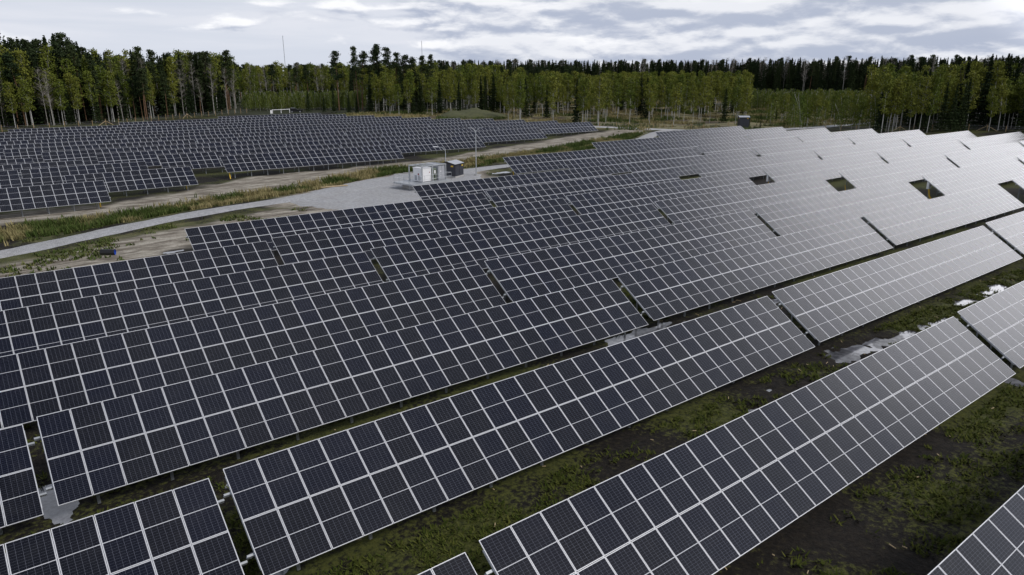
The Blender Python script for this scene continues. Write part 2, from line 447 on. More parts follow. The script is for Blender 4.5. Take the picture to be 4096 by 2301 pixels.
# gravel road and pad
def gravel_mat(name, a, b):
    m = Mat(name); p = m.geo_pos()
    k1 = m.noise(3.0, 8, 0.7, vec=p); k2 = m.noise(0.35, 4, 0.55, vec=p)
    k3 = m.N('ShaderNodeTexVoronoi'); k3.inputs['Scale'].default_value = 9.0; m.L(p, k3.inputs['Vector'])
    c_ = m.mix(m.ramp(k1, 0.3, 0.7), a, b)
    c_ = m.mix(m.math('MULTIPLY', m.ramp(k2, 0.35, 0.7), 0.3), c_, (0.30, 0.285, 0.26))
    c_ = m.mix(m.math('MULTIPLY', k3.outputs['Color'], 0.25), c_, (0.2, 0.2, 0.2))
    m.set(col=c_, rough=0.95, spec=0.2); m.bump(m.math('ADD', k1, k3.outputs['Distance']), 0.8, 0.06)
    return m.m
M['gravel'] = gravel_mat('grey_gravel', (0.30, 0.30, 0.31), (0.52, 0.52, 0.53))
def ribbon(name, pts, w, zoff, mat, step=1.2, across=6, edge=0.5, seed=0):
    P = [np.array(p, float) for p in pts]; out = []
    for a, b in zip(P[:-1], P[1:]):
        n = max(1, int(np.hypot(*(b - a)) / step))
        out += [a + (b - a) * t / n for t in range(n)]
    out.append(P[-1]); C_ = np.array(out)
    for _ in range(6): C_[1:-1] = (C_[:-2] + 2 * C_[1:-1] + C_[2:]) / 4
    T = np.gradient(C_, axis=0); T /= np.linalg.norm(T, axis=1)[:, None]
    Nn = np.stack([-T[:, 1], T[:, 0]], -1)
    vs_ = []
    for j in range(across + 1):
        s = j / across * 2 - 1
        ww = w / 2 * (1 + (fbm(C_[:, 0], C_[:, 1], 0.5, 3, seed + (1 if s < 0 else 2)) - 0.5) * edge)
        q = C_ + Nn * (s * ww)[:, None]
        z = gz(q[:, 0], q[:, 1]) + zoff + 0.05 * (1 - s * s) - (0.12 if abs(s) == 1 else 0)
        vs_.append(np.column_stack([q, z]))
    V = np.stack(vs_, 1); n = len(C_); k = across + 1
    ii = np.arange(n * k).reshape(n, k)
    f = np.stack([ii[:-1, :-1], ii[1:, :-1], ii[1:, 1:], ii[:-1, 1:]], -1).reshape(-1, 4)[:, ::-1]
    o = link(name, mesh_np(name, V.reshape(-1, 3), f, [mat], smooth=True)); o['kind'] = 'structure'
    return o
ribbon('gravel_road', ROAD, 4.0, 0.135, M['gravel'], seed=3)
M['farroad'] = simple('far_road_gravel', (0.46, 0.46, 0.47), 0.9, 0, 0.08, 0.4)
ribbon('far_road', [(128, 172), (138, 156), (146, 142), (149, 131), (152.5, 121), (160, 113), (172, 108), (186, 105), (217, 104.5), (236, 103.5), (260, 103), (300, 99)], 3.4, 0.16, M['farroad'], seed=7, edge=0.2)
# pad: a grid clipped to the outline
def pad_sheet():
    ax = np.arange(28, 68, 0.5); ay = np.arange(66, 100, 0.5)
    A, B = np.meshgrid(ax, ay)
    sdv = poly_sd(A, B, PAD) + (fbm(A, B, 0.5, 3, 6) - 0.5) * 1.4
    zz = gz(A, B) + 0.095 + 0.03 * (fbm(A, B, 0.3, 3, 2) - 0.5) - 0.25 * (1 - sstep(sdv, -0.2, 0.5))
    i_ = np.arange(A.size).reshape(A.shape)
    f = np.stack([i_[:-1, :-1], i_[:-1, 1:], i_[1:, 1:], i_[1:, :-1]], -1).reshape(-1, 4)
    ok = sdv.ravel() > -0.6
    f = f[ok[f].all(1)]
    o = link('gravel_pad', mesh_np('gravel_pad', np.column_stack([A.ravel(), B.ravel(), zz.ravel()]), f, [M['gravel']], smooth=True))
    o['kind'] = 'structure'
pad_sheet()

# standing water in the hollows
wm = Mat('puddle_water')
wn_ = wm.noise(2.5, 4, 0.6, vec=wm.geo_pos())
wm.set(col=wm.mix(wm.ramp(wn_, 0.35, 0.65), (0.11, 0.11, 0.125), (0.24, 0.245, 0.265)), rough=0.08, ior=1.6, spec=0.8)
for cx, cy, a, b in PUDDLES:
    n = 20
    V = [(cx, cy, 0)] + [(cx + 1.75 * a * math.cos(2 * math.pi * k / n), cy + 2.2 * b * math.sin(2 * math.pi * k / n), 0) for k in range(n)]
    zz = float(gz(cx, cy)) - 0.05
    V = [(x, y, float(gz(x, y)) - 0.05) for x, y, _ in V]
    f = [(0, k + 1, (k + 1) % n + 1) for k in range(n)]
    o = link('puddle', mesh_np('puddle', V, f, [wm.m])); o['kind'] = 'structure'

# ------------------------------------------------------------------ solar tables
TILT = R(33.28)
SLOPE = 3.771
PW, PH, PITCHX = 1.038, 1.8755, 1.058
def panel_mesh():
    b = MB(); w, h, t, l = PW / 2, PH / 2, 0.035, 0.013
    b.box(-w, w, h - l, h, -t, 0, 0); b.box(-w, w, -h, -h + l, -t, 0, 0)
    b.box(-w, -w + l, -h + l, h - l, -t, 0, 0); b.box(w - l, w, -h + l, h - l, -t, 0, 0)
    b.quad((-w + l, -h + l, -.003), (w - l, -h + l, -.003), (w - l, h - l, -.003), (-w + l, h - l, -.003), 1)
    b.quad((-w + l, h - l, -.008), (w - l, h - l, -.008), (w - l, -h + l, -.008), (-w + l, -h + l, -.008), 2)
    return b.data('solar_panel', [M['alu'], M['glass'], M['back']])
PANEL = panel_mesh()
RAIL = MB().box(-0.03, 0.03, -1.62, 1.62, -0.095, -0.037).data('cross_rail', [M['galv']])
def purlin_mesh(L_):
    b = MB()   # an open C section
    b.box(-L_ / 2, L_ / 2, -0.035, 0.035, -0.105, -0.099); b.box(-L_ / 2, L_ / 2, -0.035, -0.030, -0.215, -0.105)
    b.box(-L_ / 2, L_ / 2, -0.035, 0.035, -0.221, -0.215)
    return b.data('purlin', [M['galv']])
PURL = {}
def c_post(h, name):
    b = MB(); b.box(-0.05, 0.05, -0.035, -0.029, -0.35, h); b.box(-0.05, -0.044, -0.029, 0.035, -0.35, h); b.box(0.044, 0.05, -0.029, 0.035, -0.35, h)
    return b.data(name, [M['post']])
VF, VR = -1.06, 1.06           # purlins, along the slope from the middle
MIDZ = 0.75 + SLOPE * math.sin(TILT) / 2
hf = MIDZ + VF * math.sin(TILT) - 0.16; hr = MIDZ + VR * math.sin(TILT) - 0.16
POSTF, POSTR = c_post(hf, 'post'), c_post(hr, 'post')
BRACE = MB().bar((0, VR * math.cos(TILT), 0.35), (0, VF * math.cos(TILT) + 0.1, hf - 0.12), 0.045).data('brace', [M['post']])
JOINED = {}
def joined_frame(n):
    """rails and posts of a table too far off to pick them apart"""
    if n in JOINED: return JOINED[n]
    L_ = n * PITCHX; T_ = Matrix.Rotation(TILT, 4, 'X'); T_.translation = (0, 0, MIDZ)
    b = MB()
    for i in range(n + 1):
        xx = -L_ / 2 + i * PITCHX; xx = min(max(xx, -L_ / 2 + 0.05), L_ / 2 - 0.05)
        b.box(xx - 0.03, xx + 0.03, -1.62, 1.62, -0.095, -0.037, 0, T_)
    for v in (VF, VR): b.box(-L_ / 2 - 0.12, L_ / 2 + 0.12, v - 0.035, v + 0.035, -0.22, -0.1, 0, T_)
    me = b.data('mounting_frame', [M['galv']])
    b = MB(); k = max(2, round(L_ / 2.47))
    for i in range(k):
        xx = -L_ / 2 + (i + 0.5) * L_ / k
        b.box(xx - 0.05, xx + 0.05, VF * math.cos(TILT) - 0.03, VF * math.cos(TILT) + 0.03, -0.35, hf)
        b.box(xx - 0.05, xx + 0.05, VR * math.cos(TILT) - 0.03, VR * math.cos(TILT) + 0.03, -0.35, hr)
    JOINED[n] = (me, b.data('post_rows', [M['post']]))
    return JOINED[n]

TABLES = []
def solar_table(x0, ytop, n, zt, label, group, detail):
    """x0: its left end; ytop: the line of its upper edge; zt: height of the upper edge"""
    L_ = n * PITCHX - 0.02
    base = zt - SLOPE * math.sin(TILT) - 0.75
    t = empty('solar_table', (x0 + L_ / 2, ytop - SLOPE * math.cos(TILT) / 2, base))
    tag(t, label, 'solar table', group)
    ct, st_ = math.cos(TILT), math.sin(TILT)
    for r_ in (1, -1):
        v = r_ * (PH / 2 + 0.010)
        for i in range(n):
            xx = -L_ / 2 + PW / 2 + i * PITCHX
            wob = random.uniform(-1, 1) * 0.0022
            link('solar_panel', PANEL, t, (xx, v * ct, MIDZ + v * st_), (TILT + wob, random.uniform(-1, 1) * 0.0022, 0))
    if detail:
        for i in range(n + 1):
            xx = -L_ / 2 + i * PITCHX - 0.01; xx = min(max(xx, -L_ / 2 + 0.015), L_ / 2 - 0.015)
            link('cross_rail', RAIL, t, (xx, 0, MIDZ), (TILT, 0, 0))
        pm_ = PURL.get(n) or PURL.setdefault(n, purlin_mesh(L_ + 0.44))
        for v in (VF, VR): link('purlin', pm_, t, (0, v * ct, MIDZ + v * st_), (TILT, 0, 0))
        k = max(2, round(L_ / 2.47))
        for i in range(k):
            xx = -L_ / 2 + (i + 0.5) * L_ / k
            link('post', POSTF, t, (xx, VF * ct, 0)); link('post', POSTR, t, (xx, VR * ct, 0))
            if i % 3 == 1: link('brace', BRACE, t, (xx + 0.07, 0, 0))
    else:
        me, po = joined_frame(n)
        tag(link('mounting_frame', me, t), kind='stuff'); tag(link('post_rows', po, t), kind='stuff')
    TABLES.append((t, x0, ytop, n))
    return t

ORD = ['', 'first', 'second', 'third', 'fourth', 'fifth', 'sixth', 'seventh', 'eighth', 'ninth', 'tenth', 'eleventh', 'twelfth', 'thirteenth', 'fourteenth', 'fifteenth', 'sixteenth', 'seventeenth', 'eighteenth', 'nineteenth', 'twentieth']
def ordw(k):
    if k <= 20: return ORD[k]
    if k < 30: return 'twenty-' + ORD[k - 20]
    if k == 30: return 'thirtieth'
    return ('thirty-' + ORD[k - 30]) if k < 40 else ('fortieth' if k == 40 else 'forty-' + ORD[k - 40] if k < 50 else 'fiftieth' if k == 50 else 'fifty-' + ORD[k - 50])

# near field: row k, tables n (their own steps, levels taken over the slope of the ground)
ROWS = {-1: (0, 1), 0: (-1, 1), 1: (-1, 2), 2: (-1, 3), 3: (0, 4), 4: (0, 5), 5: (0, 5), 6: (1, 5), 7: (2, 5), 8: (3, 5), 9: (3, 5), 10: (4, 5), 11: (5, 5)}
NEAR = []
for k, (a, b) in ROWS.items():
    tot = b - a + 1
    for n in range(a, b + 1):
        x0 = 9.21 - 4.25 * k + 30.05 * n + (3.6 if n >= 3 else 0)
        if k >= 9: x0 -= 0.6
        y = 13.29 + 7.94 * k
        zt = -11.887 + 0.1527 * n - 0.0611 * k + CAM_Z
        if n == 3 and k in (7, 8): zt -= 0.2
        NEAR.append((k, n, x0, y, zt, n - a + 1, tot))
for k, n, x0, y, zt, i, tot in NEAR:
    tone = 'blue-black' if n <= 0 else 'dark' if n == 1 else 'grey-sheened' if n == 2 else 'pale glare-washed'
    row = 'cropped row in the bottom right corner' if k == -1 else ordw(k + 1) + ' full row above it'
    if k == -1: lab = f'{tone} solar table cut off by the bottom right corner of the photo' if n == 1 else 'dark solar table mostly below the bottom right of the photo'
    else: lab = f'{tone} solar table, {ordw(i)} from left, {ordw(k + 1)} full near-field row'
    solar_table(x0, y, 28, zt, lab, 'solar tables of the near field', k <= 3)

# far field across the road: row j (0 stands where its right half starts)
FAR = []
def far(j, x0, n, zt=None):
    y = 112 + 7.94 * j
    z = {-3: -12.22, -2: -12.18, -1: -12.24, 0: -12.0, 1: -12.07, 2: -12.1, 3: -12.08, 4: -12.0, 5: -11.95, 6: -11.88, 7: -11.95, 8: -11.88, 9: -11.85, 10: -11.75, 11: -11.62, 12: -11.5}[j]
    FAR.append((j, x0, y, n, z + CAM_Z))
far(-3, -27.2, 28)
far(-2, -16.1, 28)
far(-1, -19.5, 28); far(-1, 10.45, 14)
far(0, -23.4, 28); far(0, 6.5, 14); far(0, 31.5, 28)
far(1, -0.2, 14); far(1, 24.6, 28); far(1, 54.6, 28)
far(2, -5.6, 14); far(2, 17.5, 28); far(2, 47.5, 28); far(2, 77.5, 28)
far(3, 11.1, 28); far(3, 41.15, 28); far(3, 71.2, 28); far(3, 101.3, 28)
for j, xr in {4: 126.4, 5: 121.8, 6: 117.3, 7: 112.0, 8: 107.3, 9: 102.6, 10: 98.0, 11: 93.0, 12: 88.7}.items():
    stop = {10: 12.0, 11: 33.0, 12: 59.0}.get(j, 5.0)
    x = xr
    while x > stop + 3:
        n = 28
        while x - n * PITCHX < stop - 2 and j >= 10 and n > 4: n -= 1
        far(j, x - n * PITCHX + 0.02, n); x -= n * PITCHX + 0.43
FAR.sort()
rows = {}
for t_ in FAR: rows.setdefault(t_[0], []).append(t_)
for j, l in rows.items():
    for i, (j_, x0, y, n, zt) in enumerate(l):
        lab = f'grey-black solar table, {ordw(i + 1)} from left, {ordw(j + 4)} row across the gravel road'
        if n == 14: lab = f'half-length solar table in {ordw(j + 4)} row across the gravel road'
        if j == 0 and i == 2: lab = 'long solar table standing forward at the dirt strip behind the white transformer station'
        if j == 3 and i == 3: lab = 'solar table at the far right tip of the field across the road'
        solar_table(x0, y, n, zt, lab, 'solar tables of the field across the road', False)

# ------------------------------------------------------------------ transformer station, shed, lamps
def G(x, y): return float(gh(x, y)[0])
zd = float(gz(50, 83)) + 0.9
ang = math.atan2(0.79, 4.18)
st = empty('transformer_station', (48.44, 81.66, float(gz(48.4, 81.7)) + 0.08), ang)
tag(st, 'white and green transformer station on a railed steel platform beside the gravel pad', 'transformer station')
DK = 0.82
b = MB()
for i in range(15): b.box(-2.0 + i * .42, -1.6 + i * .42, -.75, 3.4, DK - .06, DK)
b.build('deck_grating', M['galv'], st)
MB().box(-2.0, 4.6, -.80, -.72, DK - .2, DK + .01).box(-2.0, 4.6, 3.4, 3.48, DK - .2, DK + .01).box(-2.08, -2.0, -.8, 3.48, DK - .2, DK + .01).build('deck_edge', M['galv'], st)
for xx in (-1.0, 1.5, 4.0): MB().box(xx - .25, xx + .25, 0, 2.6, -.3, DK - .06).build('footing', M['concrete'], st)
for x, y in ((0, 0), (0, 2.62), (4.25, 0), (4.25, 2.62), (1.85, 0)):
    MB().box(x - .06, x + .06, y - .06, y + .06, DK, 2.95).build('frame_post', M['galv'], st)
for a, c in (((0, 0), (4.25, 0)), ((0, 2.62), (4.25, 2.62)), ((0, 0), (0, 2.62)), ((4.25, 0), (4.25, 2.62)), ((1.0, 0), (1.0, 2.62)), ((1.85, 0), (1.85, 2.62))):
    MB().bar((*a, 2.9), (*c, 2.9), .11).build('top_beam', M['galv'], st)
cab = bevel(MB().box(.12, 1.75, .15, 1.95, DK + .06, 2.62).build('inverter_cabinet', M['white'], st), .02)
MB().box(.08, 1.79, .11, 1.99, 2.6, 2.68).build('cabinet_lid', M['white'], cab)
MB().box(.105, .118, .75, 1.0, 1.75, 1.95).build('warning_print', M['red'], cab)
for yy in (.5, 1.2): MB().box(.10, .118, yy, yy + .45, DK + .2, DK + .85).build('louvre_panel', M['grey'], cab)
MB().box(1.35, 1.5, .135, .148, 2.0, 2.1).build('nameplate', M['red'], cab)
tr = bevel(MB().box(2.05, 2.85, .35, 1.9, DK + .15, 2.45).build('transformer_tank', M['green'], st), .03)
for i in range(6): MB().box(1.84 + i * .03, 1.855 + i * .03, .4, 1.8, DK + .2, 2.3).build('cooling_fin', M['darkgreen'], tr)
MB().box(2.35, 2.75, .32, .348, DK + .3, 2.3).build('tank_door', M['darkgreen'], tr)
MB().box(2.42, 2.68, .30, .318, 1.75, 2.2).build('data_sheet', M['white'], tr)
for xx in (2.15, 2.45, 2.75): MB().tube([(xx, 1.0, 2.45), (xx, 1.0, 2.75)], [.07, .03], 8).build('bushing', M['black'], tr)
sw = bevel(MB().box(2.98, 4.17, .1, 2.5, DK + .02, 2.85).build('switchgear_cabinet', M['grey'], st), .015)
for i in (0, 1): MB().box(3.03 + i * .56, 3.55 + i * .56, .075, .098, DK + .15, 2.75).build('cabinet_door', M['grey'], sw)
for zz in (1.3, 1.9): MB().box(3.35, 3.47, .06, .074, zz, zz + .2).build('label_plate', M['white'], sw)
def rail(p, q):
    p, q = Vector(p), Vector(q); n_ = max(1, round((q - p).length / .95)); b = MB()
    for h in (.5, 1.0): b.tube([p + Vector((0, 0, DK + h)), q + Vector((0, 0, DK + h))], .022)
    for i in range(n_ + 1):
        c_ = p.lerp(q, i / n_); b.tube([c_ + Vector((0, 0, DK)), c_ + Vector((0, 0, DK + 1.0))], .022)
    b.build('railing', M['galv'], st)
rail((-1.2, -.75, 0), (4.6, -.75, 0)); rail((4.6, -.75, 0), (4.6, 3.4, 0)); rail((-2, 3.4, 0), (4.6, 3.4, 0)); rail((-2, .4, 0), (-2, 3.4, 0))
b = MB()
for yy in (-.5, .2): b.tube([(-2.1, yy, -.05), (-2.1, yy, DK + 1.0)], .025)
for i in range(4): b.tube([(-2.1, -.5, .1 + i * .22), (-2.1, .2, .1 + i * .22)], .018)
b.build('ladder', M['galv'], st)

def shed(x, y, z, rz, w, d, h, label):
    t = empty('kiosk', (x, y, z), rz); tag(t, label, 'shed')
    MB().box(-.04, w + .04, -.04, d + .04, -.2, .2).build('plinth', M['concrete'], t)
    MB().box(0, w, 0, d, .2, h).build('wall', M['anthracite'], t)
    for i in range(2): MB().box(.08 + i * w / 2, w / 2 - .04 + i * w / 2, -.03, -.002, .3, h - .1).build('door', M['anthracite'], t)
    b = MB(); r_ = h + .38
    for s in (0, 1):
        b.quad((-.15, -.15, h), (w + .15, -.15, h), (w + .15, d / 2, r_), (-.15, d / 2, r_)) if s == 0 else b.quad((w + .15, d + .15, h), (-.15, d + .15, h), (-.15, d / 2, r_), (w + .15, d / 2, r_))
    b.box(-.15, w + .15, -.17, -.13, h - .08, h + .02, 1); b.quad((0, 0, h), (0, d, h), (0, d / 2, r_ - .05), (0, d / 2, r_ - .05), 1); b.quad((w, 0, h), (w, d, h), (w, d / 2, r_ - .05), (w, d / 2, r_ - .05), 1)
    b.build('roof', [M['roof'], M['black']], t)
    MB().box(w * .75, w * .75 + .35, -.06, -.035, h - .4, h - .2).build('warning_sign', M['yellow'], t)
    MB().box(-.03, -.004, .3, .7, h - .4, h - .2).build('warning_sign', M['yellow'], t)
shed(57.4, 87.4, float(gz(57, 88)) + .1, .47, 2.5, 2.6, 1.95, 'anthracite kiosk with yellow warning signs beside the white transformer station')
shed(169.0, 117.6, float(gz(170, 117)), -.75, 2.6, 2.4, 2.9, 'small dark kiosk behind the far end of the near field')

def lamp(x, y, h, double, label):
    t = empty('street_lamp', (x, y, G(x, y))); tag(t, label, 'street lamp')
    MB().box(-.25, .25, -.25, .25, -.3, .15).build('footing', M['concrete'], t)
    MB().tube([(0, 0, .1), (0, 0, h)], [.085, .05], 8).build('pole', M['galv'], t)
    ux, uy = math.cos(R(YAW)), -math.sin(R(YAW))
    for s in ((-1, 1) if double else (-1,)):
        a = MB().tube([(0, 0, h - .05), (s * ux * .5, s * uy * .5, h + .45), (s * ux * 1.2, s * uy * 1.2, h + .55)], .035).build('arm', M['galv'], t)
        MB().bar((s * ux * 1.15, s * uy * 1.15, h + .55), (s * ux * 1.9, s * uy * 1.9, h + .6), .26, .09).build('lamp_head', M['anthracite' if double else 'white'], a)
lamp(61.4, 87.75, 6.5, True, 'tall double-armed street lamp beside the dark kiosk')
lamp(60.1, 94.1, 3.3, False, 'short lamp pole with one white head behind the transformer station')

t = empty('drain_pipe', (9.3, 67.9, G(9.3, 67.9) + .22), -.5); tag(t, 'black drain pipe with a blue inside lying below the gravel road', 'pipe')
MB().tube([(-.9, 0, .05), (.25, 0, 0)], .26, 14, cap=False).build('pipe_wall', M['black'], t)
MB().tube([(.26, 0, 0), (-.85, 0, .05)], .22, 14, cap=False).build('pipe_lining', M['blue'], t)
for i in range(3):
    o = MB().bar((38.4, 91.2 + i * .3, G(38.5, 91) + .12), (41.9, 90.5 + i * .25, G(41.9, 90.5) + .12), .22, .05).build('plank', M['rawwood'])
    tag(o, 'loose plank lying at the grass verge of the gravel road', 'plank', 'planks by the road')

# cables and boxes in the gaps between tables
for k, xg in ((3, 90.0), (4, 85.8), (5, 81.6), (6, 77.3)):
    y = 13.29 + 7.94 * k - 1.0; t = empty('cable_riser', (xg + .5, y, G(xg, y)))
    tag(t, f'yellow cable conduit in the dark gap of the {ordw(k + 1)} near-field row', 'cable conduit')
    for i in range(3 if k == 3 else 1): MB().tube([(-.3 + i * .1, -.6, 0), (-.1 + i * .1, -.2, .4), (i * .1, 0, 1.2)], .05).build('conduit', M['yellow'], t)
    if k in (3, 5): bevel(MB().box(-.3, .4, -.1, .15, 1.2, 2.1).build('combiner_box', M['white'], t), .02)
for x, y in ((64.6, 82.9), (31.9, 109.4), (12.6, 95.2), (24.2, 102.9)):
    t = MB().tube([(x, y - .3, G(x, y) - .1), (x, y, G(x, y) + .9)], .09).build('cable_guard', M['yellow'])
    tag(t, 'yellow cable guard at a post by the road', 'cable guard', 'yellow cable guards')

# fences
def fence(pts, step, label, h=1.5):
    P = [np.array(p, float) for p in pts]; L_ = []
    for a, c in zip(P[:-1], P[1:]):
        n = max(1, round(np.hypot(*(c - a)) / step)); L_ += [a + (c - a) * i / n for i in range(n)]
    L_.append(P[-1]); t = empty('post_fence', (*L_[0], G(*L_[0]))); tag(t, label, 'fence'); o0 = Vector(t.location)
    for q in L_:
        z = G(*q); lean = random.uniform(-.06, .06)
        MB().tube([Vector((q[0], q[1], z - .3)) - o0, Vector((q[0] + lean, q[1], z + h + random.uniform(-.1, .2))) - o0], .08).build('post', M['wood'], t)
    for hh in (.5, .9, 1.3):
        MB().tube([Vector((q[0], q[1], G(*q) + hh)) - o0 for q in L_], .012, 3, cap=False).build('wire', M['galv'], t)
    for i in (len(L_) // 3, 2 * len(L_) // 3):
        c_ = L_[i]; d = (L_[i] - L_[i - 1]) / np.hypot(*(L_[i] - L_[i - 1])) * 2.2
        for s in (-1, 1): MB().bar(Vector((c_[0], c_[1], G(*c_) + 1.3)) - o0, Vector((c_[0] + s * d[0], c_[1] + s * d[1], G(*c_) + .05)) - o0, .1).build('brace', M['rawwood'], t)
fence([(4, 226), (25, 227.5), (39, 233), (60, 252), (88, 272)], 3.4, 'wooden post fence along the dark left forest behind the far tables', 1.7)
fence([(141, 149), (147, 142), (151, 132), (157, 124), (166, 119)], 4.0, 'wooden post fence with diagonal braces along the far road')
fence([(178, 98), (182, 88), (191, 82), (203, 74), (207, 63), (212, 50)], 4.2, 'wooden post fence before the forest on the right')

# car, barrier, mound, masts
def car():
    t = empty('parked_car', (103, 262.5, G(103, 262.5)), R(-28)); tag(t, 'black estate car parked at the forest clearing behind the far field', 'car')
    prof = [(-2.3, .35), (-2.3, .95), (-2.1, 1.05), (-1.8, 1.55), (-.2, 1.62), (.6, 1.1), (1.9, .95), (2.3, .7), (2.3, .35)]
    b = MB(); n = len(prof)
    for i in range(n - 1):
        (x1, z1), (x2, z2) = prof[i], prof[i + 1]; b.quad((x1, -.9, z1), (x1, .9, z1), (x2, .9, z2), (x2, -.9, z2))
    for s in (-.9, .9):
        for i in range(n - 1): b.quad((prof[i][0], s, .35), (prof[i][0], s, prof[i][1]), (prof[i + 1][0], s, prof[i + 1][1]), (prof[i + 1][0], s, .35))
    b.build('body', M['carpaint'], t)
    for s in (-.91, .91):
        for x0, x1 in ((-1.7, -.75), (-.65, .25)): MB().quad((x0, s, 1.08), (x1, s, 1.08), (x1 - .1, s, 1.48), (x0 + .1, s, 1.48)).build('side_window', M['carglass'], t) if False else MB().box(x0, x1, s - .005, s + .005, 1.08, 1.45).build('side_window', M['carglass'], t)
        for xx in (-1.4, 1.45):
            w = MB().tube([(xx, s * .8, .33), (xx, s * 1.02, .33)], .33, 16).build('wheel', M['black'], t)
            MB().tube([(xx, s * 1.02, .33), (xx, s * 1.035, .33)], .2, 12).build('rim', M['galv'], w)
        MB().box(-2.32, -2.28, s * .9 - .2 * (s > 0), s * .9 + .2 * (s < 0), .8, 1.0).build('tail_light', M['lens'], t)
    MB().box(-1.9, -.3, -.75, .75, 1.625, 1.65).build('roof_panel', M['grey'], t)
car()
t = empty('barrier_gate', (93.2, 260, G(93.2, 260)), .28); tag(t, 'white metal barrier gate standing before the parked car', 'barrier')
for xx in (0, 3.7, 7.4): MB().box(xx - .1, xx + .1, -.1, .1, -.2, 1.5).build('post', M['white'], t)
MB().box(0, 7.4, -.07, .07, 1.25, 1.42).build('bar', M['white'], t); MB().box(-.9, -.2, -.05, .05, .1, 1.3).build('board', M['white'], t)
moundm = simple('mound_turf', (0.10, 0.105, 0.045), .95, 0, .35, .9)
a_ = np.linspace(-1, 1, 34); A, B = np.meshgrid(a_ * 14, a_ * 9)
Zm = 2.5 * np.clip(1 - (A / 13) ** 2 - (B / 8.5) ** 2, -.1, 1) ** 1 * (0.3 + 1.3 * fbm(A, B, .3, 4, 4)); ii = np.arange(A.size).reshape(A.shape)
ff = np.stack([ii[:-1, :-1], ii[:-1, 1:], ii[1:, 1:], ii[1:, :-1]], -1).reshape(-1, 4)
o = link('earth_mound', mesh_np('earth_mound', np.column_stack([A.ravel(), B.ravel(), Zm.ravel()]), ff, [moundm], smooth=True), None, (139, 200, G(139, 200)), (0, 0, -.7)); tag(o, kind='structure')
def far_xy(px, d): a = R(YAW) + math.atan((px - 2048) / 2846.6); return d * math.sin(a), d * math.cos(a)
for px, h, lab in ((1182, 82, 'thin radio mast above the forest on the left'), (1706, 75, 'faint mast above the tall pines in the middle')):
    x, y = far_xy(px, 1500); tag(MB().tube([(x, y, -2), (x, y, h)], .55, 4).build('radio_mast', M['galv']), lab, 'mast')

# ------------------------------------------------------------------ trees
def leafmat(name, a, b2):
    m = Mat(name); n = m.noise(.35, 3, .6, vec=m.geo_pos()); r = m.rand()
    c_ = m.mix(m.ramp(m.math('ADD', m.math('MULTIPLY', n, .6), m.math('MULTIPLY', r, .4)), .25, .75), a, b2); m.set(col=c_, rough=.85, spec=.15); return m.m
LM = {'spruce': leafmat('spruce_needles', (.012, .022, .008), (.030, .045, .014)), 'pine': leafmat('pine_needles', (.018, .032, .012), (.045, .060, .022)),
      'birch': leafmat('birch_leaves', (.085, .115, .016), (.17, .18, .030)), 'bare': leafmat('bare_twigs', (.10, .09, .075), (.17, .15, .125)), 'young': leafmat('young_birch_leaves', (.08, .115, .02), (.135, .155, .035))}
TM = {'spruce': simple('spruce_bark', (.06, .045, .035), .9), 'pine': simple('pine_bark', (.16, .09, .05), .9), 'birch': simple('birch_bark', (.46, .45, .42), .8, 0, .3, 3)}
TM['bare'] = simple('grey_bark', (.32, .30, .27), .85); TM['young'] = TM['birch']
def quads(C_, D, U, w, h):
    return np.concatenate([C_ - D * h - U * w * .4, C_ + U * w, C_ + D * h + U * w * .2, C_ - U * w], 1).reshape(-1, 3)
def unit(v): return v / (np.linalg.norm(v, axis=1)[:, None] + 1e-9)
